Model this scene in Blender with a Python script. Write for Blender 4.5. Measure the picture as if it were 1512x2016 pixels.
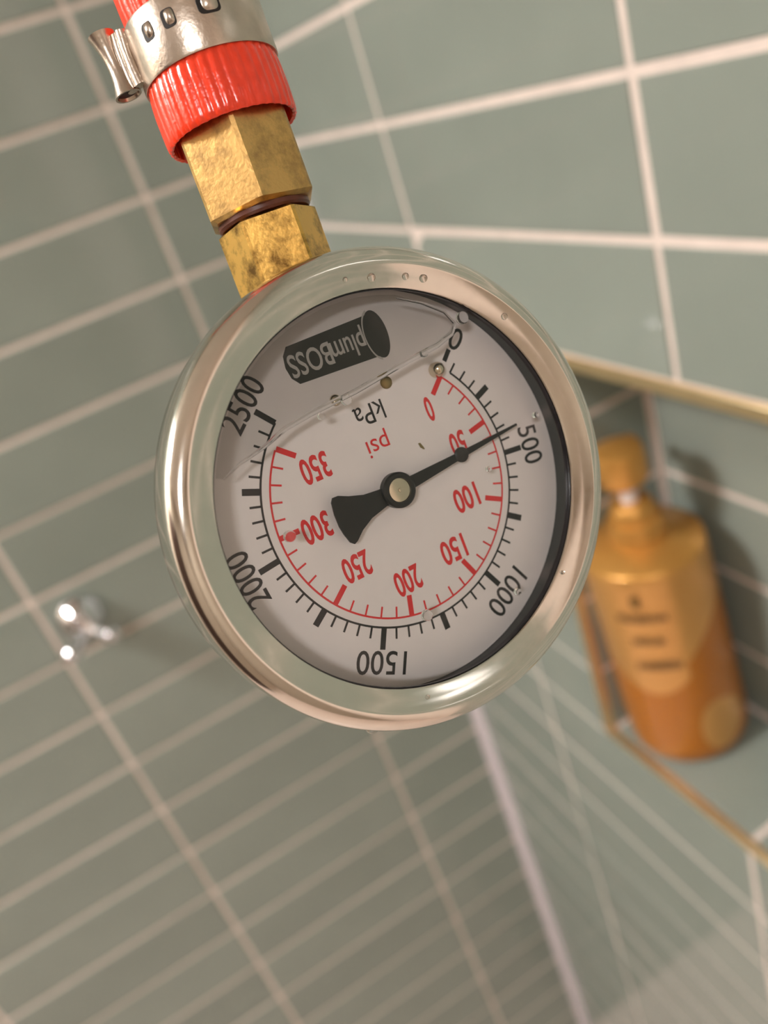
import bpy, bmesh, math, random
from mathutils import Matrix, Vector
random.seed(7)
for o in list(bpy.data.objects): bpy.data.objects.remove(o)
S = bpy.context.scene
COL = S.collection
mm = 0.001

# ------------------------------------------------------------------ camera
cam_d = bpy.data.cameras.new('camera'); cam = bpy.data.objects.new('camera', cam_d); COL.objects.link(cam)
cam_d.sensor_fit = 'AUTO'; cam_d.sensor_width = 36.0; cam_d.lens = 36.0*1617.2/2016.0
cam_d.clip_start = 0.005; cam_d.clip_end = 20
cam.matrix_world = Matrix(((0.855057, 0.449943, -0.257736, -0.270253),
                           (-0.421124, 0.312566, -0.851444, -0.797053),
                           (-0.302542, 0.836572, 0.456744, 0.110781),
                           (0, 0, 0, 1)))
cam_d.dof.use_dof = True; cam_d.dof.focus_distance = 0.1155
cam_d.dof.aperture_fstop = cam_d.lens/2.2
S.camera = cam

# ------------------------------------------------------------------ world, exposure
w = bpy.data.worlds.new('world'); S.world = w; w.use_nodes = True
w.node_tree.nodes['Background'].inputs[0].default_value = (0.75, 0.82, 1.0, 1)
w.node_tree.nodes['Background'].inputs[1].default_value = 0.05
S.view_settings.view_transform = 'Standard'; S.view_settings.look = 'None'
S.view_settings.gamma = 1.0; S.view_settings.use_curve_mapping = False
S.view_settings.exposure = 0.0

# lamps of the room: (x, y, z, radius, strength, colour)
LAMP_Z = 0.975
LAMPS = [(-1.45, -0.32, LAMP_Z, 0.18, 106.0, (1.0, 0.97, 0.965)),
         (-0.98, -2.05, LAMP_Z, 0.16, 68.0, (1.0, 0.965, 0.955))]

# ------------------------------------------------------------------ helpers
def lin(c):
    return tuple(((x/255.0)/12.92 if x/255.0 <= 0.04045 else ((x/255.0+0.055)/1.055)**2.4) for x in c)

def mat(name, rgb, rough=0.5, metal=0.0, noise=0.0, nscale=40.0, bump=0.0, bscale=60.0, coat=0.0, spec=0.5, rough_noise=0.0, trans=0.0, ior=1.5, object_var=0.0):
    m = bpy.data.materials.new(name); m.use_nodes = True
    nt = m.node_tree; b = nt.nodes['Principled BSDF']
    c = lin(rgb)
    b.inputs['Base Color'].default_value = (*c, 1); b.inputs['Roughness'].default_value = rough
    b.inputs['Metallic'].default_value = metal; b.inputs['Specular IOR Level'].default_value = spec
    b.inputs['Coat Weight'].default_value = coat; b.inputs['IOR'].default_value = ior
    b.inputs['Transmission Weight'].default_value = trans
    tc = nt.nodes.new('ShaderNodeTexCoord')
    def nz(scale, detail=4):
        n = nt.nodes.new('ShaderNodeTexNoise'); n.inputs['Scale'].default_value = scale; n.inputs['Detail'].default_value = detail
        nt.links.new(tc.outputs['Object'], n.inputs['Vector']); return n
    src = None
    if noise > 0 or object_var > 0:
        n = nz(nscale)
        mr = nt.nodes.new('ShaderNodeMapRange'); mr.inputs['From Min'].default_value = 0.3; mr.inputs['From Max'].default_value = 0.7
        mr.inputs['To Min'].default_value = 1-noise; mr.inputs['To Max'].default_value = 1+noise
        nt.links.new(n.outputs['Fac'], mr.inputs['Value'])
        val = mr.outputs['Result']
        if object_var > 0:
            oi = nt.nodes.new('ShaderNodeObjectInfo'); m2 = nt.nodes.new('ShaderNodeMapRange')
            m2.inputs['To Min'].default_value = 1-object_var; m2.inputs['To Max'].default_value = 1+object_var
            nt.links.new(oi.outputs['Random'], m2.inputs['Value'])
            mu = nt.nodes.new('ShaderNodeMath'); mu.operation = 'MULTIPLY'
            nt.links.new(val, mu.inputs[0]); nt.links.new(m2.outputs['Result'], mu.inputs[1]); val = mu.outputs[0]
        vm = nt.nodes.new('ShaderNodeVectorMath'); vm.operation = 'SCALE'; vm.inputs[0].default_value = c
        nt.links.new(val, vm.inputs['Scale']); nt.links.new(vm.outputs['Vector'], b.inputs['Base Color'])
    if rough_noise > 0:
        n = nz(nscale*1.7)
        mr = nt.nodes.new('ShaderNodeMapRange'); mr.inputs['To Min'].default_value = max(0.0, rough-rough_noise); mr.inputs['To Max'].default_value = rough+rough_noise
        nt.links.new(n.outputs['Fac'], mr.inputs['Value']); nt.links.new(mr.outputs['Result'], b.inputs['Roughness'])
    if bump > 0:
        n = nz(bscale); bp = nt.nodes.new('ShaderNodeBump'); bp.inputs['Strength'].default_value = bump; bp.inputs['Distance'].default_value = 0.001
        nt.links.new(n.outputs['Fac'], bp.inputs['Height']); nt.links.new(bp.outputs['Normal'], b.inputs['Normal'])
    return m

def clear_mat(name, tint=(1, 1, 1), rough=0.02, ior=1.45):
    """thin clear sheet: lets light through, mirrors by Fresnel"""
    m = bpy.data.materials.new(name); m.use_nodes = True; nt = m.node_tree
    nt.nodes.remove(nt.nodes['Principled BSDF']); out = nt.nodes['Material Output']
    t = nt.nodes.new('ShaderNodeBsdfTransparent'); t.inputs[0].default_value = (*tint, 1)
    g = nt.nodes.new('ShaderNodeBsdfGlossy'); g.inputs['Roughness'].default_value = rough
    fr = nt.nodes.new('ShaderNodeFresnel'); fr.inputs['IOR'].default_value = ior
    mx = nt.nodes.new('ShaderNodeMixShader')
    nt.links.new(fr.outputs[0], mx.inputs[0]); nt.links.new(t.outputs[0], mx.inputs[1]); nt.links.new(g.outputs[0], mx.inputs[2])
    nt.links.new(mx.outputs[0], out.inputs[0]); return m

def emis(name, rgb, s):
    m = bpy.data.materials.new(name); m.use_nodes = True; b = m.node_tree.nodes['Principled BSDF']
    b.inputs['Base Color'].default_value = (0.8, 0.8, 0.8, 1); b.inputs['Emission Color'].default_value = (*rgb, 1); b.inputs['Emission Strength'].default_value = s
    return m

def link(name, me, m=None, parent=None, smooth=None):
    if m: 
        me.materials.clear(); me.materials.append(m)
    if smooth is not None:
        me.shade_smooth(); me.set_sharp_from_angle(angle=math.radians(smooth))
    o = bpy.data.objects.new(name, me); COL.objects.link(o)
    if parent: o.parent = parent
    return o

def mesh_from(bm, name='mesh'):
    bmesh.ops.recalc_face_normals(bm, faces=bm.faces)
    me = bpy.data.meshes.new(name); bm.to_mesh(me); bm.free(); return me

def empty(name, label, cat, M=None, group=None):
    o = bpy.data.objects.new(name, None); COL.objects.link(o); o.empty_display_size = 0.01
    if M is not None: o.matrix_world = M
    tag(o, label, cat, group); return o

def tag(o, label, cat, group=None):
    o['label'] = label; o['category'] = cat
    if group: o['group'] = group

def struct(o, label=None):
    o['kind'] = 'structure'
    if label: o['label'] = label
    return o

def lathe(bm, prof, seg=96, closed=False, M=None):
    """prof: list of (r, z); revolve about z"""
    rings = []
    for r, z in prof:
        if r < 1e-9: rings.append([bm.verts.new((0, 0, z))])
        else: rings.append([bm.verts.new((r*math.cos(2*math.pi*i/seg), r*math.sin(2*math.pi*i/seg), z)) for i in range(seg)])
    pairs = list(zip(rings[:-1], rings[1:]))
    if closed: pairs.append((rings[-1], rings[0]))
    for a, b in pairs:
        for i in range(seg):
            j = (i+1) % seg
            if len(a) == 1 and len(b) == 1: continue
            if len(a) == 1: bm.faces.new((a[0], b[i], b[j]))
            elif len(b) == 1: bm.faces.new((a[i], b[0], a[j]))
            else: bm.faces.new((a[i], b[i], b[j], a[j]))
    if M: bmesh.ops.transform(bm, matrix=M, verts=[v for r in rings for v in r])

def box(bm, x0, x1, y0, y1, z0, z1):
    v = [bm.verts.new(p) for p in ((x0, y0, z0), (x1, y0, z0), (x1, y1, z0), (x0, y1, z0), (x0, y0, z1), (x1, y0, z1), (x1, y1, z1), (x0, y1, z1))]
    for f in ((0, 3, 2, 1), (4, 5, 6, 7), (0, 1, 5, 4), (1, 2, 6, 5), (2, 3, 7, 6), (3, 0, 4, 7)): bm.faces.new([v[i] for i in f])
    return v

def bevel_all(bm, w, seg=2):
    bmesh.ops.bevel(bm, geom=list(bm.edges)+list(bm.verts), offset=w, segments=seg, affect='EDGES', profile=0.5)

def frames(path):
    P = [Vector(p) for p in path]; out = []
    prev = None
    for i, p in enumerate(P):
        t = (P[min(i+1, len(P)-1)]-P[max(i-1, 0)]).normalized()
        if prev is None:
            a = Vector((0, 0, 1)) if abs(t.z) < 0.9 else Vector((1, 0, 0))
            nrm = (a-t*a.dot(t)).normalized()
        else: nrm = (prev-t*prev.dot(t)).normalized()
        prev = nrm; out.append((p, t, nrm, t.cross(nrm)))
    return out

def tube(bm, path, rad, seg=16, cap=True, ripple=None):
    fr = frames(path); rings = []
    for i, (p, t, a, b) in enumerate(fr):
        r = rad[i] if isinstance(rad, (list, tuple)) else rad
        ring = []
        for k in range(seg):
            th = 2*math.pi*k/seg; rr = r if ripple is None else r+ripple(th, i)
            ring.append(bm.verts.new(p+(a*math.cos(th)+b*math.sin(th))*rr))
        rings.append(ring)
    for A, B in zip(rings[:-1], rings[1:]):
        for k in range(seg): bm.faces.new((A[k], A[(k+1) % seg], B[(k+1) % seg], B[k]))
    if cap:
        bm.faces.new(list(reversed(rings[0]))); bm.faces.new(rings[-1])

def poly(bm, pts, z0, z1):
    """extruded polygon in xy"""
    a = [bm.verts.new((x, y, z0)) for x, y in pts]; b = [bm.verts.new((x, y, z1)) for x, y in pts]
    bm.faces.new(list(reversed(a))); bm.faces.new(b)
    for i in range(len(pts)):
        j = (i+1) % len(pts); bm.faces.new((a[i], a[j], b[j], b[i]))

# ------------------------------------------------------------------ materials
M_tile = mat('celadon_glaze', (148, 157, 147), rough=0.06, noise=0.05, nscale=9, bump=0.05, bscale=12, object_var=0.05, spec=0.5, rough_noise=0.02)
M_grout = mat('pale_grout', (240, 225, 214), rough=0.85, noise=0.06, nscale=60, bump=0.3, bscale=300)
M_silicone = mat('pale_silicone', (216, 208, 212), rough=0.35)
M_plaster = mat('warm_plaster', (172, 160, 144), rough=0.8, noise=0.02, nscale=6)
M_ceiling = mat('ceiling_white', (236, 230, 222), rough=0.9)
M_floor = mat('floor_beige', (224, 204, 192), rough=0.4, noise=0.08, nscale=30)
M_brass_trim = mat('brushed_brass', (236, 214, 168), rough=0.45, metal=1.0, noise=0.05)
M_chrome = mat('chrome', (225, 225, 228), rough=0.07, metal=1.0)

# ------------------------------------------------------------------ room shell
H = 0.075            # tile row pitch
WP = 3.484*H         # tile column pitch
J = 0.0048           # joint width
FLOOR, CEIL = -1.425, 1.0
XL, YR = -1.75, -2.7
REC = 0.0012         # joint depth

bm = bmesh.new(); box(bm, XL-0.1, 0.25, YR-0.1, 0.15, FLOOR-0.1, FLOOR); struct(link('floor', mesh_from(bm), M_floor), 'beige shower floor')
bm = bmesh.new(); box(bm, XL-0.1, 0.25, YR-0.1, 0.15, CEIL, CEIL+0.1); struct(link('ceiling', mesh_from(bm), M_ceiling), 'white ceiling')
bm = bmesh.new(); box(bm, XL-0.1, XL, YR, 0.15, FLOOR, CEIL); struct(link('wall_left', mesh_from(bm), M_plaster), 'warm white plaster wall')
bm = bmesh.new(); box(bm, XL, 0.25, YR-0.1, YR, FLOOR, CEIL); struct(link('wall_front', mesh_from(bm), M_plaster), 'warm white plaster wall')

bm = bmesh.new(); box(bm, XL, 0.25, REC, 0.15, FLOOR, CEIL)
wall_back = struct(link('wall_back', mesh_from(bm), M_grout), 'wall of stacked green glazed tiles with a chrome robe hook')
# niche opening in the right wall
NZ0, NZ1 = -5.98*H, -1.0*H
NY0, NY1 = -8.62*H, -4.24*H
ND = 0.100
bm = bmesh.new()
X1 = 0.25
box(bm, REC, X1, NY1, REC, FLOOR, CEIL); box(bm, REC, X1, YR, NY0, FLOOR, CEIL)
box(bm, REC, X1, NY0, NY1, FLOOR, NZ0); box(bm, REC, X1, NY0, NY1, NZ1, CEIL); box(bm, ND+0.01, X1, NY0, NY1, NZ0, NZ1)
wall_right = struct(link('wall_right', mesh_from(bm), M_grout), 'wall of stacked green glazed tiles with a recessed niche')

tile_cache = {}
def tile_mesh(wd, ht):
    k = (round(wd, 4), round(ht, 4))
    if k not in tile_cache:
        bm = bmesh.new(); t = 0.0075; c = 0.0011
        def ring(dx, z): return [bm.verts.new((sx*(wd/2-dx), sy*(ht/2-dx), z)) for sx, sy in ((-1, -1), (1, -1), (1, 1), (-1, 1))]
        rs = [ring(0, -t), ring(0, -c), ring(c*0.35, -c*0.3), ring(c, 0)]
        for a, b in zip(rs[:-1], rs[1:]):
            for i in range(4): bm.faces.new((a[i], a[(i+1) % 4], b[(i+1) % 4], b[i]))
        bm.faces.new(rs[-1]); bm.faces.new(list(reversed(rs[0])))
        me = mesh_from(bm, 'tile'); me.materials.append(M_tile); tile_cache[k] = me
    return tile_cache[k]

def put_tile(parent, wd, ht, centre, ex, ey, ez, tilt=0.0055):
    """ex, ey in-plane axes, ez outward"""
    o = bpy.data.objects.new('tile', tile_mesh(wd, ht)); COL.objects.link(o)
    Rm = Matrix((ex, ey, ez)).transposed()
    Rm = Rm @ Matrix.Rotation(random.gauss(0, tilt), 3, 'X') @ Matrix.Rotation(random.gauss(0, tilt*0.45), 3, 'Y')
    Mx = Rm.to_4x4(); Mx.translation = Vector(centre)+Vector(ez)*random.uniform(-0.0002, 0.0002)
    o.parent = parent; o.matrix_world = Mx
    return o

EX, EY, EZ = Vector((1, 0, 0)), Vector((0, 1, 0)), Vector((0, 0, 1))
ROWS = range(-19, 13)
# back wall: plane y = 0
edges = [0.0]; x = 1.8315*H
while x < 1.55: edges.append(x); x += WP
for k in ROWS:
    for a, b in zip(edges[:-1], edges[1:]):
        a2 = a+(0.004 if a == 0 else J/2)
        put_tile(wall_back, (b-J/2)-a2, H-J, (-(a2+b-J/2)/2, 0, (k+0.5)*H), EX, EZ, -EY)
# right wall: plane x = 0
edges = [0.0]; y = 2.8749*H
while y < 1.35: edges.append(y); y += WP
for k in ROWS:
    for a, b in zip(edges[:-1], edges[1:]):
        segs = [(a+(0.004 if a == 0 else J/2), b-J/2)]
        if -6 <= k <= -2:
            lo, hi = -NY1-0.0005, -NY0+0.0005; ns = []
            for s0, s1 in segs:
                if s1 <= lo or s0 >= hi: ns.append((s0, s1)); continue
                if s0 < lo: ns.append((s0, lo-0.0015))
                if s1 > hi: ns.append((hi+0.0015, s1))
            segs = ns
        for s0, s1 in segs:
            if s1-s0 > 0.01: put_tile(wall_right, s1-s0, H-J, (0, -(s0+s1)/2, (k+0.5)*H), -EY, EZ, -EX)
# niche lining
bm = bmesh.new(); TH = 0.008
zi0, zi1, yi0, yi1 = NZ0+TH, NZ1-TH, NY0+TH, NY1-TH
SLOPE = math.radians(4.0)
for v_, x_ in [(v_, v_.co.x) for v_ in box(bm, 0.004, ND+0.009, NY0+0.0006, NY1-0.0006, NZ0+0.0006, zi0-REC)]:
    if v_.co.z > NZ0+0.002: v_.co.z += max(0.0, x_-0.006)*math.tan(SLOPE)
box(bm, 0.004, ND+0.009, NY0+0.0006, NY1-0.0006, zi1+REC, NZ1-0.0006)
box(bm, 0.004, ND+0.009, NY0+0.0006, yi0-REC, zi0-REC, zi1+REC); box(bm, 0.004, ND+0.009, yi1+REC, NY1-0.0006, zi0-REC, zi1+REC)
box(bm, ND+REC, ND+0.009, yi0-REC, yi1+REC, zi0-REC, zi1+REC)
wall_niche = struct(link('wall_niche', mesh_from(bm), M_grout), 'tiled recess in the right wall edged with gold trim')
ycut = [-yi1, 6.36*H, -yi0]
zr = [zi0, -5*H, -4*H, -3*H, -2*H, zi1]
for a, b in zip(zr[:-1], zr[1:]):
    for s0, s1 in zip(ycut[:-1], ycut[1:]):
        put_tile(wall_niche, s1-s0-J, b-a-J, (ND, -(s0+s1)/2, (a+b)/2), -EY, EZ, -EX, 0.002)
    for yy, nrm, ex in ((yi1, -EY, EX), (yi0, EY, -EX)):
        put_tile(wall_niche, ND-0.006-J, b-a-J, (0.006+(ND-0.006)/2-J/2, yy, (a+b)/2), ex, EZ, nrm, 0.002)
for s0, s1 in zip(ycut[:-1], ycut[1:]):
    xm = 0.006+(ND-0.006)/2-J/2
    put_tile(wall_niche, s1-s0-J, ND-0.006-J, (xm, -(s0+s1)/2, zi0+(xm-0.006)*math.tan(SLOPE)), -EY, Vector((math.cos(SLOPE), 0, math.sin(SLOPE))), Vector((-math.sin(SLOPE), 0, math.cos(SLOPE))), 0.0005)
    put_tile(wall_niche, s1-s0-J, ND-0.006-J, (0.006+(ND-0.006)/2-J/2, -(s0+s1)/2, zi1), EY, EX, -EZ, 0.002)
# gold trim: four strips, mitred corners left as butt joints
tf = 0.0085; tp = -0.0012
for i, (y0, y1, z0, z1, lb) in enumerate(((NY0, NY1, NZ1-tf, NZ1, 'gold metal edge trim along the top of the niche'), (NY0, NY1, NZ0, NZ0+tf, 'gold metal edge trim along the sill of the niche'),
                                      (NY1-tf, NY1, NZ0+tf, NZ1-tf, 'gold metal edge trim up the corner side of the niche'), (NY0, NY0+tf, NZ0+tf, NZ1-tf, 'gold metal edge trim up the far side of the niche'))):
    bm = bmesh.new(); box(bm, tp, 0.0055, y0+0.0003, y1-0.0003, z0+0.0003, z1-0.0003); bevel_all(bm, 0.0006, 1)
    struct(link('trim_%d' % (i+1), mesh_from(bm), M_brass_trim, smooth=40), lb)
# silicone bead in the corner
bm = bmesh.new(); sb = 0.0115
pts = [(0.0012, 0.0012), (-sb, 0.0012), (-sb, -0.0005), (-sb*0.55, -sb*0.22), (-sb*0.22, -sb*0.55), (0.0005*-1, -sb), (0.0012, -sb)]
poly(bm, pts, FLOOR+0.001, CEIL-0.001)
struct(link('trim_5', mesh_from(bm), M_silicone, smooth=60), 'pale silicone bead down the corner between the tiled walls')

# unseen dark door added in the left wall, to darken the gauge rim's reflection
M_added_door = mat('added_door_dark', (58, 38, 28), rough=0.4, noise=0.15, nscale=5)
door = struct(bpy.data.objects.new('added_door_1', None), 'unseen dark door added to be mirrored in the gauge rim'); COL.objects.link(door); door.location = (XL, -0.75, FLOOR)
bm = bmesh.new(); box(bm, 0.0006, 0.035, -0.42, 0.42, 0.004, 2.02); bevel_all(bm, 0.003, 1); link('added_door_leaf', mesh_from(bm), M_added_door, door)
for z0, z1 in ((0.15, 0.95), (1.1, 1.9)):
    bm = bmesh.new(); box(bm, 0.0352, 0.042, -0.3, 0.3, z0, z1); bevel_all(bm, 0.004, 1); link('added_door_panel', mesh_from(bm), M_added_door, door)
bm = bmesh.new(); tube(bm, [(0.035, 0.36, 1.0), (0.08, 0.36, 1.0), (0.085, 0.35, 1.0), (0.085, 0.25, 1.0)], 0.009, 16); link('added_door_handle', mesh_from(bm), M_chrome, door, 50)

# ------------------------------------------------------------------ ceiling lamps
def downlight(i, L):
    x, y, z, r, s, c = L
    t = empty('ceiling_light', ('round ceiling light above the shower, nearest the tiled corner', 'round ceiling light behind the photographer')[i], 'light', Matrix.Translation((x, y, CEIL)), 'ceiling lights')
    bm = bmesh.new(); lathe(bm, [(r*1.02, -0.022), (r*1.14, -0.022), (r*1.18, -0.016), (r*1.18, 0.0), (r*1.02, 0.0)], 48, closed=True)
    link('rim', mesh_from(bm), M_ceiling, t, 40)
    bm = bmesh.new(); lathe(bm, [(0, -0.020), (r*0.8, -0.0195), (r, -0.017), (r, -0.002), (0, -0.002)], 48)
    link('diffuser', mesh_from(bm), emis('lamp_glow_%d' % i, c, s), t, 40)
for i, L in enumerate(LAMPS): downlight(i, L)

# ------------------------------------------------------------------ pressure gauge (units: mm in its own frame, z out of the dial)
G = Matrix(((0.883263, 0.449463, 0.133524, -0.235845),
            (-0.017401, 0.315999, -0.948600, -0.700246),
            (-0.468554, 0.835540, 0.286932, 0.060031),
            (0, 0, 0, 1)))
GS = G @ Matrix.Scale(mm, 4)
M_steel = mat('polished_steel', (228, 222, 212), rough=0.13, metal=1.0, noise=0.03, nscale=0.4, rough_noise=0.05)
M_case = mat('steel_case', (165, 165, 158), rough=0.3, metal=1.0)
M_black = mat('black_gasket', (20, 19, 24), rough=0.25)
M_dial = mat('dial_white', (228, 220, 220), rough=0.55, noise=0.015, nscale=0.3)
M_ink = mat('black_ink', (18, 17, 17), rough=0.5)
M_red = mat('red_ink', (214, 40, 44), rough=0.5)
M_logo = mat('logo_dark', (46, 46, 42), rough=0.5)
M_logo_t = mat('logo_pale', (190, 184, 180), rough=0.5)
M_glass = clear_mat('gauge_glass', (0.97, 0.98, 0.97), 0.03, 1.45)
M_air = clear_mat('grey_dimming_sheet', (0.80, 0.80, 0.79), 0.12, 1.2)  # grey tint that dims the dial behind the air pocket
M_bead = mat('glycerin', (250, 250, 250), rough=0.03, trans=1.0, ior=1.47)
M_nickel = mat('nickel', (212, 200, 178), rough=0.22, metal=1.0)
M_needle = mat('needle_black', (14, 14, 15), rough=0.4)

gauge = empty('pressure_gauge', 'round steel pressure gauge with white dial held upside down', 'gauge', GS)
# case
bm = bmesh.new(); lathe(bm, [(0, -26), (27, -26), (30, -25.2), (31.2, -23.5), (31.2, -8.2), (29.8, -8.2), (29.8, -7.4), (0, -7.4)], 128)
link('case', mesh_from(bm), M_case, gauge, 35)
# bezel
prof = [(29.6, -9.0), (33.2, -9.0), (33.8, -8.4), (34.0, -7.4), (34.0, -2.4)]
for i in range(1, 9):
    a = math.radians(i*90/8*0.93); prof.append((31.1+2.9*math.cos(a), -2.0+2.9*math.sin(a)))
prof += [(31.1, 0.9), (30.95, 0.86), (30.8, 0.76), (29.4, 0.20), (28.2, -0.22), (27.95, -0.35), (27.9, -0.65), (29.3, -0.7), (29.5, -2.0)]
bm = bmesh.new(); lathe(bm, prof, 160, closed=True)
bezel = link('bezel', mesh_from(bm), M_steel, gauge, 35)
# black gasket ring / inner wall
bm = bmesh.new(); lathe(bm, [(29.55, -0.75), (27.75, -0.75), (27.75, -1.1), (29.2, -2.2), (29.2, -7.3), (29.6, -7.3)], 128, closed=True)
link('gasket', mesh_from(bm), M_black, gauge, 35)
# dial disc
bm = bmesh.new(); lathe(bm, [(0, -6.06), (29.15, -6.06), (29.15, -7.2), (0, -7.2)], 128)
dial = link('dial', mesh_from(bm), M_dial, gauge, 35)
# glass
bm = bmesh.new(); lathe(bm, [(0, -1.25), (27.7, -1.25)], 96)
link('glass', mesh_from(bm), M_glass, gauge)

ZP = -6.02
def ang_kpa(k): return 17.3-(k-500)*0.1118 if k > 10 else 66.5
def pt(r, a): return (r*math.cos(math.radians(a)), r*math.sin(math.radians(a)))
def tick(bm, a, r0, r1, wd, z=ZP):
    ca, sa = math.cos(math.radians(a)), math.sin(math.radians(a))
    v = [bm.verts.new((r*ca-s*wd/2*sa, r*sa+s*wd/2*ca, z)) for r, s in ((r0, -1), (r1, -1), (r1, 1), (r0, 1))]
    bm.faces.new(v)
def arc(bm, a0, a1, r0, r1, z=ZP, n=120):
    prev = None
    for i in range(n+1):
        a = a0+(a1-a0)*i/n; cur = [bm.verts.new((*pt(r0, a), z)), bm.verts.new((*pt(r1, a), z))]
        if prev: bm.faces.new((prev[0], prev[1], cur[1], cur[0]))
        prev = cur
bm = bmesh.new(); arc(bm, ang_kpa(100), ang_kpa(2500), 19.95, 20.25)
for k in list(range(100, 2501, 50)):
    if k % 500 == 0: tick(bm, ang_kpa(k), 20.1, 23.3, 0.85)
    elif k % 250 == 0: tick(bm, ang_kpa(k), 20.1, 22.7, 0.95)
    else: tick(bm, ang_kpa(k), 20.1, 21.8, 0.32)
tick(bm, 66.5, 21.2, 23.2, 0.75)
link('kilopascal_scale', mesh_from(bm), M_ink, dial)
bm = bmesh.new(); arc(bm, 66.0, ang_kpa(350*6.895)+0.6, 18.62, 18.9)
for ps in [0]+list(range(20, 351, 10)):
    a = ang_kpa(ps*6.895) if ps else 65.5
    if ps % 50 == 0: tick(bm, a, 15.7, 18.7, 0.8, ZP+0.005)
    else: tick(bm, a, 17.1, 18.7, 0.28, ZP+0.005)
link('psi_scale', mesh_from(bm), M_red, dial)

# lettering: built from the built-in font as flat print
pending = []
def text(s, name, pos, ang_deg, height, width, m, parent, z=ZP, bold=0.0):
    cu = bpy.data.curves.new('txt', 'FONT'); cu.body = s; cu.align_x = 'LEFT'; cu.size = 1.0; cu.offset = bold; cu.resolution_u = 4
    o = bpy.data.objects.new('txt', cu); COL.objects.link(o)
    pending.append((o, name, pos, ang_deg, height, width, m, parent, z))
def flush_text():
    dg = bpy.context.evaluated_depsgraph_get(); dg.update()
    for o, name, pos, a, hgt, wid, m, parent, z in pending:
        me = bpy.data.meshes.new_from_object(o.evaluated_get(dg))
        xs = [v.co.x for v in me.vertices]; ys = [v.co.y for v in me.vertices]
        x0, x1, y0, y1 = min(xs), max(xs), min(ys), max(ys)
        ca, sa = math.cos(math.radians(a)), math.sin(math.radians(a))
        for v in me.vertices:
            X = ((v.co.x-x0)/(x1-x0)-0.5)*wid; Y = ((v.co.y-y0)/(y1-y0)-0.5)*hgt
            v.co = (pos[0]+X*ca-Y*sa, pos[1]+X*sa+Y*ca, z)
        link(name, me, m, parent)
        cu = o.data; bpy.data.objects.remove(o); bpy.data.curves.remove(cu)
    pending.clear()
UP = -66.5                        # direction of the dial's top
RD = UP-90                        # reading direction of upright lettering
for k in (0, 500, 1000, 1500, 2000, 2500):
    a = ang_kpa(k) if k else 65.5
    s = str(k)
    text(s, 'numeral', pt(25.2, a), a-90, 3.5, {1: 2.1, 3: 6.1, 4: 8.0}[len(s)], M_ink, dial, bold=0.006)
for ps, pos in ((0, (5.9, 12.1)), (50, (10.9, 7.1)), (100, (12.3, -1.1)), (150, (10.05, -8.95)), (200, (2.3, -13.35)), (250, (-5.9, -11.1)), (300, (-12.0, -5.5)), (350, (-12.2, 2.85))):
    s = str(ps)
    text(s, 'numeral', pos, RD, 3.8, {1: 1.25, 2: 2.8, 3: 4.4}[len(s)], M_red, dial, bold=0.022)
text('kPa', 'unit_lettering', (-3.9, 10.9), RD, 2.9, 4.9, M_ink, dial)
text('psi', 'unit_lettering', (-2.6, 6.7), RD, 3.4, 3.7, M_red, dial)
# pipe-shaped maker's badge
UV = Vector(pt(1, UP)); RV = Vector(pt(1, RD))
def dxy(x, y): v = RV*x+UV*y; return (v.x, v.y)
bm = bmesh.new()
body = [(-6.2, 3.1), (7.4, 2.7), (8.3, 1.6), (8.6, 0), (8.3, -1.6), (7.4, -2.7), (-6.2, -3.1)]
cy = -21.7
poly(bm, [dxy(x, y+cy) for x, y in body], ZP-0.03, ZP)
badge = link('maker_badge', mesh_from(bm), M_logo, dial)
bm = bmesh.new()
poly(bm, [dxy(-6.5+1.75*math.cos(t), cy+3.55*math.sin(t)) for t in [i*math.pi/18 for i in range(36)]], ZP-0.02, ZP+0.012)
link('socket_end', mesh_from(bm), M_logo, dial)
bm = bmesh.new(); prev = None
for i in range(25):
    t = math.radians(-80+160*i/24)
    q = [bm.verts.new((*dxy(-6.35+rr*0.52*math.cos(t), cy+rr*1.02*math.sin(t)), ZP+0.02)) for rr in (3.4, 3.75)]
    if prev: bm.faces.new((prev[0], prev[1], q[1], q[0]))
    prev = q
link('socket_line', mesh_from(bm), M_logo_t, dial)
text('plum', 'badge_lettering', dxy(-1.55, cy-0.1), RD, 4.1, 5.6, M_logo_t, dial, ZP+0.03, 0.012)
text('BOSS', 'badge_lettering', dxy(4.65, cy+0.15), RD, 3.3, 6.8, M_logo_t, dial, ZP+0.03, 0.012)
flush_text()
bm = bmesh.new(); poly(bm, [(4.0, 6.9), (4.35, 7.0), (4.9, 6.45), (5.15, 6.1), (4.95, 6.05), (4.4, 6.3)], ZP-0.02, ZP+0.02); link('dirt_speck', mesh_from(bm), mat('olive_dirt', (120, 106, 66), 0.7), dial)
# pointer
NA = math.degrees(math.atan2(10.42, 20.55)); c0 = (-0.37, -0.13)
def npt(l, s): 
    ca, sa = math.cos(math.radians(NA)), math.sin(math.radians(NA)); return (c0[0]+l*ca-s*sa, c0[1]+l*sa+s*ca)
bm = bmesh.new()
poly(bm, [npt(*q) for q in [(23.0, -0.16), (23.0, 0.16), (12.6, 0.5), (2.0, 0.95), (0, 1.2), (-2.6, 1.35), (-5.0, 1.75), (-7.2, 2.6), (-8.6, 3.35), (-9.5, 3.45), (-9.95, 2.9), (-10.3, 1.2), (-10.4, -0.6), (-10.25, -1.9), (-9.9, -3.3), (-9.4, -3.8), (-8.8, -3.6), (-7.4, -2.6), (-5.4, -1.75), (-2.6, -1.3), (0, -1.2), (2.0, -0.95), (12.6, -0.5)]], -4.3, -4.0)
ptr = link('pointer', mesh_from(bm), M_needle, gauge)
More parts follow.
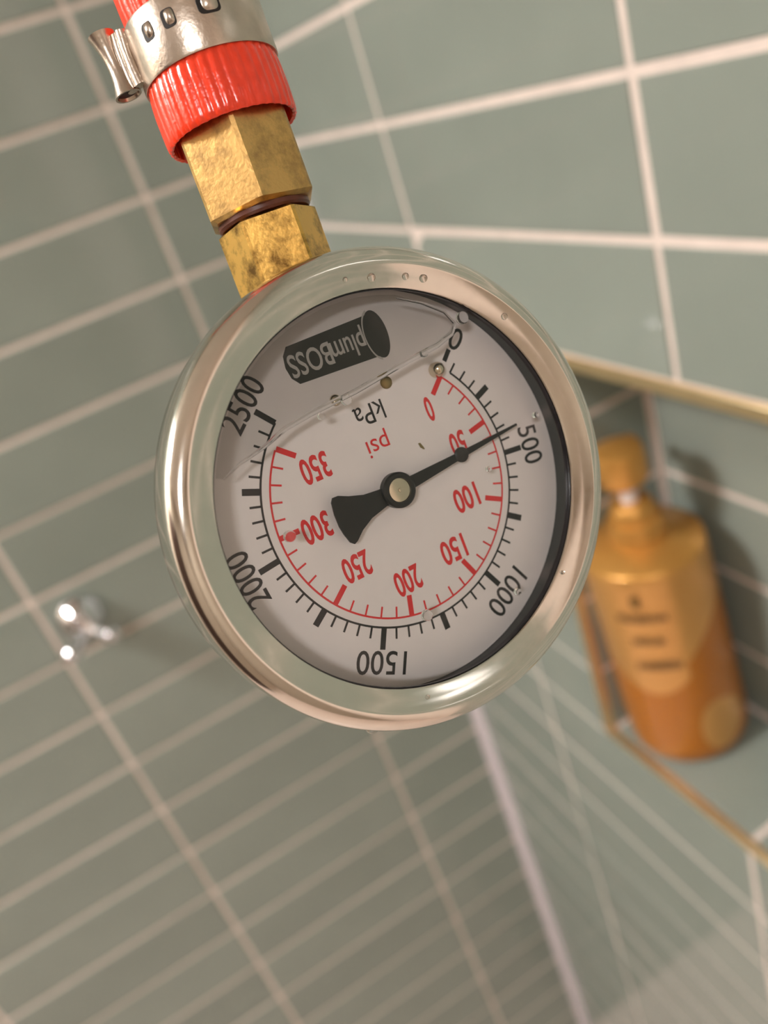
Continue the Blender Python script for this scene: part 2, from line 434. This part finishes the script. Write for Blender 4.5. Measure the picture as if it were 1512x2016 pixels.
bm = bmesh.new(); T = Matrix.Translation((*npt(12.0, 0), 0)); lathe(bm, [(0, -3.75), (0.8, -3.8), (1.15, -4.0), (1.15, -4.35), (0, -4.35)], 24, M=T); link('boss', mesh_from(bm), M_needle, ptr, 40)
bm = bmesh.new(); T = Matrix.Translation((*c0, 0)); lathe(bm, [(1.75, -3.1), (2.35, -3.1), (2.6, -3.35), (2.6, -4.5), (1.75, -4.5)], 48, closed=True, M=T); link('hub_ring', mesh_from(bm), M_needle, ptr, 40)
bm = bmesh.new(); lathe(bm, [(0, -3.05), (0.25, -3.1), (0.3, -3.2), (1.2, -3.2), (1.75, -3.3), (1.8, -6.05), (0, -6.05)], 40, M=T); link('hub_cap', mesh_from(bm), M_nickel, ptr, 40)
# zero stop pin and dial screws
def dome(name, x, y, r, z, hgt, m, parent):
    bm = bmesh.new(); T = Matrix.Translation((x, y, 0))
    lathe(bm, [(0, z+hgt)]+[(r*math.sin(math.radians(a)), z+hgt*math.cos(math.radians(a))) for a in (15, 30, 45, 60, 75, 90)]+[(r, z-0.6), (0, z-0.6)], 24, M=T)
    return link(name, mesh_from(bm), m, parent, 50)
dome('stop_pin', 6.9, 17.95, 1.15, -5.4, 1.3, M_nickel, gauge)
dome('dial_screw', -1.22, 15.58, 0.95, -6.0, 0.45, mat('dull_brass', (150, 132, 90), 0.35, 1.0), gauge)
dome('dial_screw', -9.17, 12.53, 0.85, -6.0, 0.5, M_nickel, gauge)
# trapped air pocket: added grey film dims the dial behind it; meniscus
men = [(-26.2, 0.9), (-24.2, 2.82), (-20.81, 5.23), (-18.03, 7.67), (-14.47, 9.87), (-7.79, 13.35), (0.04, 18.02), (4.97, 20.75), (7.4, 22.7), (8.0, 24.3), (6.2, 25.75), (2.5, 26.6), (-1.54, 26.85)]
bm = bmesh.new(); tube(bm, [(x, y, -2.0) for x, y in men], [0.12, .2, .28, .36, .42, .42, .42, .42, .4, .34, .28, .2, .08], 10); link('meniscus', mesh_from(bm), M_bead, gauge, 60)
pts = men[:-1]+[pt(27.3, a) for a in range(94, 180, 6)]
bm = bmesh.new(); bm.faces.new([bm.verts.new((x, y, -1.75)) for x, y in pts]); link('dimming_film', mesh_from(bm), M_air, gauge)
# bubbles and droplets
def drop(x, y, z, r, hgt, parent, name='droplet', m=None):
    return dome(name, x, y, r, z, hgt, m or M_bead, parent)
for x, y, r in ((-10.3, 27.85, 0.38), (-6.4, 28.6, 0.6), (-1.2, 29.4, 0.5), (1.6, 29.5, 0.62), (15.1, 25.5, 0.55), (25.6, -12.5, 0.3), (2.2, -29.2, 0.3)):
    drop(x, y, 0.30, r, 0.22, bezel)
for x, y, r in ((-9.4, 12.0, 0.75), (2.6, 19.3, 0.55), (8.9, 25.0, 0.9), (21.8, 11.5, 0.45), (13.4, 3.1, 0.4), (-17.5, -6.5, 0.8), (3.0, -18.0, 0.8), (-13.0, 9.6, 0.5), (18.5, -15.3, 0.5)):
    drop(x, y, -1.2, r, 0.18, gauge)
dome_m = drop(-4.9, -33.0, -3.0, 1.3, 1.0, bezel)

# stem hex of the gauge: stem frame has z along the stem, x toward the dial side
a = math.radians(112)
u = Vector((math.cos(a), math.sin(a), 0)); nz_ = Vector((0, 0, 1)); bb = u.cross(nz_)
ST = Matrix(((nz_.x, bb.x, u.x, 0), (nz_.y, bb.y, u.y, 0), (nz_.z, bb.z, u.z, -16.0), (0, 0, 0, 1)))   # angle 0 = toward dial normal
def brass_mat(name, rgb, dark, scale=0.22, rough=0.34):
    m = mat(name, rgb, rough=rough, metal=1.0, bump=0.05, bscale=1.6); nt = m.node_tree; b = nt.nodes['Principled BSDF']
    tc = [n for n in nt.nodes if n.type == 'TEX_COORD'][0]
    n1 = nt.nodes.new('ShaderNodeTexNoise'); n1.inputs['Scale'].default_value = scale; n1.inputs['Detail'].default_value = 8; n1.inputs['Roughness'].default_value = 0.7
    r = nt.nodes.new('ShaderNodeValToRGB'); r.color_ramp.elements[0].position = 0.36; r.color_ramp.elements[0].color = (*lin(dark), 1)
    r.color_ramp.elements[1].position = 0.56; r.color_ramp.elements[1].color = (*lin(rgb), 1)
    nt.links.new(tc.outputs['Object'], n1.inputs['Vector']); nt.links.new(n1.outputs['Fac'], r.inputs['Fac']); nt.links.new(r.outputs['Color'], b.inputs['Base Color'])
    return m
M_brass = brass_mat('worn_brass', (226, 184, 116), (176, 142, 92))
M_brass2 = brass_mat('stained_brass', (236, 190, 104), (120, 90, 46), 0.2)
def hexbar(bm, R, z0, z1, rot, ch=0.8):
    """hexagonal bar along z with chamfered ends"""
    rings = []
    for z, s in ((z0, 1-ch/R), (z0+ch*0.55, 1.0), (z1-ch*0.55, 1.0), (z1, 1-ch/R)):
        ring = []
        for i in range(6):
            t = math.radians(rot+60*i)
            # clipped corners
            for dt in (-2.2, 2.2): ring.append(bm.verts.new((R*s*0.995*math.cos(t+math.radians(dt)), R*s*0.995*math.sin(t+math.radians(dt)), z)))
        rings.append(ring)
    for A, B in zip(rings[:-1], rings[1:]):
        for i in range(12): bm.faces.new((A[i], A[(i+1) % 12], B[(i+1) % 12], B[i]))
    bm.faces.new(list(reversed(rings[0]))); bm.faces.new(rings[-1])
bm = bmesh.new(); hexbar(bm, 7.6, 33.5, 43.2, -24+30+5, 0.7); bmesh.ops.transform(bm, matrix=ST, verts=bm.verts)
link('stem_hex', mesh_from(bm), M_brass2, gauge, 20)
bm = bmesh.new(); lathe(bm, [(0, 27), (5.5, 27), (5.5, 34), (0, 34)], 32, M=ST); link('stem', mesh_from(bm), M_brass2, gauge, 30)

# ------------------------------------------------------------------ brass coupling
SW = GS @ ST
coup = empty('brass_coupling', 'worn brass hexagonal coupling between the red hose and the gauge', 'fitting', SW @ Matrix.Translation((0, 0, 44.0)))
bm = bmesh.new(); hexbar(bm, 8.8, 0.2, 15.4, -20, 0.9); link('hex_body', mesh_from(bm), M_brass, coup, 20)
bm = bmesh.new(); lathe(bm, [(4.6, -0.75), (6.8, -0.75), (7.1, -0.4), (7.1, 0.2), (4.6, 0.2)], 48, closed=True); link('sealing_washer', mesh_from(bm), mat('rust_fibre', (92, 44, 26), 0.4, noise=0.15, nscale=1.0), coup, 30)
bm = bmesh.new(); lathe(bm, [(0, 15.5), (6.4, 15.5), (6.4, 24), (6.9, 24.4), (6.4, 27), (0, 27)], 32); link('hose_tail', mesh_from(bm), M_brass, coup, 30)

# ------------------------------------------------------------------ red hose
M_hose = mat('red_rubber', (250, 66, 34), rough=0.24, noise=0.05, nscale=0.5, coat=0.3, spec=0.5, bump=0.12, bscale=1.2)
# path in the stem frame (mm), hose end at z = 56
Winv = SW.inverted()
end_w = Vector((-0.40, -0.012, 0.62))             # wall outlet above the frame
e = Winv @ end_w; ed = (Winv.to_3x3() @ Vector((0, -1, 0))).normalized()
path = []; rads = []
zs = [56.0, 56.25, 57.0, 59, 61, 63, 64.2, 65.0, 66, 68, 70, 72, 73.0, 75, 78, 82, 88, 95, 105, 118]
rr = [9.5, 9.75, 9.85, 9.9, 9.9, 9.8, 9.6, 9.35, 9.25, 9.2, 9.2, 9.2, 9.3, 9.4, 9.45, 9.4, 9.4, 9.4, 9.4, 9.4]
for z, r in zip(zs, rr): path.append(Vector((0, 0, z))); rads.append(r)
p0 = Vector((0, 0, 118)); p1 = Vector((0, 0, 420)); p3 = e; p2 = e+ed*260
for i in range(1, 41):
    t = i/40; path.append(p0*(1-t)**3+p1*3*t*(1-t)**2+p2*3*t*t*(1-t)+p3*t**3); rads.append(9.4)
hose = empty('red_hose', 'ribbed red rubber hose rising out of frame above the gauge', 'hose', SW)
NR = 40
bm = bmesh.new()
tube(bm, path, rads, NR*6, cap=False, ripple=lambda th, i: 0.20*(abs(math.cos(th*NR/2))**0.8-0.5)+0.06*math.sin(3*th+1)*math.sin(7*th))
# inner lining at the cut end
ring_in = []
fr = frames(path)
p, t, aa, b2 = fr[0]
first = [v for v in bm.verts][:NR*6]
inn = [bm.verts.new(p+(aa*math.cos(2*math.pi*k/(NR*6))+b2*math.sin(2*math.pi*k/(NR*6)))*9.12+t*0.2) for k in range(NR*6)]
inn2 = [bm.verts.new(v.co+t*9) for v in inn]
for A, B in ((first, inn), (inn, inn2)):
    for k in range(NR*6): bm.faces.new((A[k], A[(k+1) % (NR*6)], B[(k+1) % (NR*6)], B[k]))
link('hose_wall', mesh_from(bm), M_hose, hose, 60)
# wall outlet the hose is pushed onto, above the frame
T = Matrix.Translation((end_w.x, 0, end_w.z)) @ Matrix.Rotation(math.radians(90), 4, 'X')
out = empty('wall_outlet', 'round brass wall outlet feeding the red hose, above the frame', 'outlet', T)
bm = bmesh.new(); lathe(bm, [(0, 0.0), (0.032, 0.0), (0.032, 0.004), (0.028, 0.007), (0.0085, 0.008), (0.0078, 0.03), (0, 0.03)], 48); link('flange', mesh_from(bm), M_brass, out, 30)

# ------------------------------------------------------------------ hose clamp
M_clamp = mat('clamp_steel', (205, 192, 178), rough=0.28, metal=1.0, noise=0.05, nscale=0.6, bump=0.06, bscale=1.5)
clamp = empty('hose_clamp', 'steel band clamp tightened around the red hose', 'clamp', SW)
def cyl_pt(r, deg, z): t = math.radians(deg); return Vector((r*math.cos(t), r*math.sin(t), z))
bm = bmesh.new()
lathe(bm, [(9.45, 64.4), (9.95, 64.3), (10.05, 64.6), (10.0, 68.4), (10.05, 72.3), (9.95, 72.6), (9.45, 72.5)], 96, closed=True)
link('band', mesh_from(bm), M_clamp, clamp, 35)
def patch(bm, deg, z, wd, ht, r0, r1, rnd=0.45, n=5, power=4):
    """rounded rectangle wrapped on the band"""
    pts = []
    for i in range(32):
        t = 2*math.pi*i/32; c, s = math.cos(t), math.sin(t)
        k = (abs(c)**power+abs(s)**power)**(-1/power); pts.append((k*c*wd/2, k*s*ht/2))
    lo = [bm.verts.new(cyl_pt(r0, deg+math.degrees(x/10), z+y)) for x, y in pts]
    hi = [bm.verts.new(cyl_pt(r1, deg+math.degrees(x*0.86/10), z+y*0.86)) for x, y in pts]
    ct = bm.verts.new(cyl_pt(r1+(0.0 if r1 < 10.1 else 0.22), deg, z))
    for i in range(32):
        j = (i+1) % 32; bm.faces.new((lo[i], lo[j], hi[j], hi[i])); bm.faces.new((hi[i], hi[j], ct))
M_slot = mat('slot_dark', (26, 20, 17), rough=0.6)
for deg, wd in ((-60.6, 2.3), (-39.7, 2.3), (-7.0, 3.6)):
    bm = bmesh.new(); patch(bm, deg, 69.5, wd, 2.7, 9.8, 10.06); link('slot', mesh_from(bm), M_slot, clamp, 40)
    bm = bmesh.new(); patch(bm, deg+1.2, 69.5+0.1, wd*0.62, 2.0, 10.0, 10.22, power=3); link('slot_tooth', mesh_from(bm), M_clamp, clamp, 60)
# closing ear: flared tube and the folded legs that hold it
T = Matrix.Translation(cyl_pt(12.6, -107, 69.6)) @ Matrix.Rotation(math.radians(-107), 4, 'Z') @ Matrix.Rotation(math.radians(4), 4, 'Y')
bm = bmesh.new(); pr = []
for i in range(13):
    z = -4.3+8.6*i/12; pr.append((1.12+0.046*z*z, z))
pr += [(pr[-1][0]-0.3, 4.3)]+[(1.12+0.046*z*z-0.35, z) for z in (3.6, 2, 0, -2, -3.6)]+[(1.12+0.046*18.5-0.3, -4.3)]
lathe(bm, pr, 36, closed=True, M=T); link('ear_tube', mesh_from(bm), M_clamp, clamp, 40)
bm = bmesh.new(); lathe(bm, [(0, -3.9), (1.45, -3.9), (0.7, -2.5), (0.7, 2.5), (1.4, 3.9), (0, 3.9)], 24, M=T); link('ear_dark_plug', mesh_from(bm), M_slot, clamp, 40)  # dark plug stands in for the shade inside the open tube
for rad_, wid_, da in ((10.2, 0.75, 9.0), (10.9, 0.7, 5.0), (11.5, 0.6, 1.5)):
    bm = bmesh.new(); n_ = 9
    pth = [cyl_pt(rad_+0.25*math.sin(math.pi*i/(n_-1)), -107+da, 65.6+7.4*i/(n_-1)) for i in range(n_)]
    tube(bm, pth, [wid_*(1.0+0.25*abs(2*i/(n_-1)-1)) for i in range(n_)], 16); link('ear_fold', mesh_from(bm), M_clamp, clamp, 50)

# ------------------------------------------------------------------ shampoo bottle in the niche
BX, BY = 0.0525, -0.367; BZ = zi0+(BX-0.006)*math.tan(SLOPE)+0.0004
M_gold = mat('satin_gold', (222, 164, 84), rough=0.34, metal=0.55, coat=0.2)
bottle = empty('pump_bottle', 'gold and amber shampoo pump bottle standing in the tiled niche', 'bottle', Matrix.Translation((BX, BY, BZ)) @ Matrix.Rotation(-SLOPE, 4, 'Y') @ Matrix.Rotation(math.atan2(-0.44, -0.33)-math.radians(13), 4, 'Z'))
RB = 0.0475; HB = 0.194
# body: amber lower half with a gold label panel (printed pattern on the body, x axis faces the room)
Mb = bpy.data.materials.new('bottle_print'); Mb.use_nodes = True; nt = Mb.node_tree; b = nt.nodes['Principled BSDF']
b.inputs['Roughness'].default_value = 0.28; b.inputs['Coat Weight'].default_value = 0.3
tc = nt.nodes.new('ShaderNodeTexCoord'); sp = nt.nodes.new('ShaderNodeSeparateXYZ'); nt.links.new(tc.outputs['Object'], sp.inputs[0])
def mth(op, a_, b_=None):
    n = nt.nodes.new('ShaderNodeMath'); n.operation = op
    for i, v in enumerate((a_, b_)):
        if v is None: continue
        if isinstance(v, (int, float)): n.inputs[i].default_value = v
        else: nt.links.new(v, n.inputs[i])
    return n.outputs[0]
ys, zsn = sp.outputs['Y'], sp.outputs['Z']
# lower edge of the label: a bowl-shaped curve; y>0 is the right-hand side seen from the room
yy = mth('ADD', ys, 0.004)
edge_z = mth('ADD', mth('MULTIPLY', mth('MULTIPLY', yy, yy), 20.0), 0.083)
rise = mth('MULTIPLY', mth('GREATER_THAN', ys, 0.022), 0.014)
edge_z = mth('ADD', edge_z, rise)
m1 = mth('GREATER_THAN', zsn, edge_z)
# pale oval patch low on the right
d1 = mth('MULTIPLY', mth('SUBTRACT', ys, 0.033), 1/0.013); d2 = mth('MULTIPLY', mth('SUBTRACT', zsn, 0.038), 1/0.026)
m2 = mth('LESS_THAN', mth('ADD', mth('MULTIPLY', d1, d1), mth('MULTIPLY', d2, d2)), 1.0)
msk = mth('MAXIMUM', m1, m2)
mxn = nt.nodes.new('ShaderNodeMix'); mxn.data_type = 'RGBA'
nt.links.new(msk, mxn.inputs['Factor']); mxn.inputs['A'].default_value = (*lin((182, 108, 10)), 1); mxn.inputs['B'].default_value = (*lin((222, 164, 92)), 1)
nt.links.new(mxn.outputs['Result'], b.inputs['Base Color'])
mt = mth('MULTIPLY', msk, 0.45); nt.links.new(mt, b.inputs['Metallic'])
bm = bmesh.new()
lathe(bm, [(0, 0), (RB*0.80, 0), (RB*0.93, 0.003), (RB*0.99, 0.010), (RB, 0.02), (RB*0.98, HB*0.6), (RB*0.96, HB-0.006), (RB*0.95, HB-0.002), (RB*0.925, HB)], 72)
body_o = link('body', mesh_from(bm), Mb, bottle, 40)
bm = bmesh.new(); lathe(bm, [(RB*0.93, HB-0.0015), (RB*0.948, HB), (RB*0.938, HB+0.0015), (RB*0.91, HB+0.0028), (RB*0.6, HB+0.0055), (0.024, HB+0.008), (0.0, HB+0.008)], 72); link('shoulder', mesh_from(bm), M_gold, bottle, 40)
bm = bmesh.new(); lathe(bm, [(0, HB+0.006), (0.0215, HB+0.006), (0.0205, HB+0.010), (0.0205, HB+0.024), (0.0195, HB+0.026), (0.0165, HB+0.0265), (0.0155, HB+0.036), (0.013, HB+0.039), (0.006, HB+0.0395), (0, HB+0.0395)], 48); link('collar', mesh_from(bm), M_gold, bottle, 40)
bm = bmesh.new(); lathe(bm, [(0, HB+0.039), (0.0062, HB+0.039), (0.0058, HB+0.056), (0, HB+0.056)], 32); link('pump_stem', mesh_from(bm), mat('white_plastic', (238, 228, 224), 0.35), bottle, 40)
bm = bmesh.new(); lathe(bm, [(0, HB+0.052), (0.0085, HB+0.052), (0.0092, HB+0.055), (0.0165, HB+0.057), (0.0183, HB+0.061), (0.0186, HB+0.078), (0.0172, HB+0.083), (0.012, HB+0.0855), (0, HB+0.086)], 48)
head = link('pump_head', mesh_from(bm), M_gold, bottle, 40)
bm = bmesh.new(); tube(bm, [(0, 0.0, HB+0.068), (-0.03, 0, HB+0.070), (-0.038, 0, HB+0.067), (-0.042, 0, HB+0.060)], [0.0065, 0.0055, 0.005, 0.0045], 20); link('nozzle', mesh_from(bm), M_gold, head, 50)
# printed crest and lines of small type, wrapped on the front
M_print = mat('brown_print', (104, 76, 36), rough=0.5)
def print_row(zc, hgt, y0, y1, dens, sw, name):
    bm = bmesh.new(); y_ = y0; R_ = RB*1.006
    while y_ < y1:
        wd = random.uniform(0.6, 1.2)*sw
        hh = hgt*random.choice((1.0, 1.0, 0.75))
        if random.random() < dens:
            v = [bm.verts.new((R_*math.cos(t/R_), R_*math.sin(t/R_), z)) for t, z in ((y_, zc-hgt/2), (y_+wd, zc-hgt/2), (y_+wd, zc-hgt/2+hh), (y_, zc-hgt/2+hh))]
            bm.faces.new(v)
        y_ += wd+sw*0.45
    link(name, mesh_from(bm), M_print, body_o)
print_row(0.161, 0.0075, -0.019, 0.017, 0.95, 0.0018, 'print_line')
print_row(0.139, 0.0070, -0.012, 0.010, 1.0, 0.0016, 'print_line')
print_row(0.114, 0.0085, -0.013, 0.018, 1.0, 0.0020, 'print_line')
bm = bmesh.new(); R_ = RB*1.006
vs = [bm.verts.new((R_*math.cos((0.0035*math.cos(t)-0.002)/R_), R_*math.sin((0.0035*math.cos(t)-0.002)/R_), 0.177+0.006*math.sin(t))) for t in [i*math.pi/8 for i in range(16)]]
bm.faces.new(vs); link('print_crest', mesh_from(bm), mat('olive_print', (120, 88, 36), 0.5), body_o)

# ------------------------------------------------------------------ chrome robe hook on the back wall
hk = empty('robe_hook', 'small chrome double robe hook fixed to the back wall tiles', 'hook', Matrix.Translation((-0.365, -0.0003, -0.262)) @ Matrix.Rotation(math.radians(90), 4, 'X'))
bm = bmesh.new(); lathe(bm, [(0, 0), (0.0235, 0), (0.0245, 0.002), (0.0245, 0.004), (0.0235, 0.006), (0.0115, 0.0195), (0.0095, 0.0208), (0, 0.0215)], 48); link('base', mesh_from(bm), M_chrome, hk, 50)
for s in (-1, 1):
    bm = bmesh.new(); tube(bm, [(s*0.003, -0.002, 0.010), (s*0.008, -0.010, 0.022), (s*0.016, -0.014, 0.032), (s*0.022, -0.012, 0.040), (s*0.0235, -0.0105, 0.0425), (s*0.0242, -0.0095, 0.0438)], [0.0065, 0.0065, 0.0075, 0.0085, 0.0068, 0.003], 24); link('prong', mesh_from(bm), M_chrome, hk, 60)
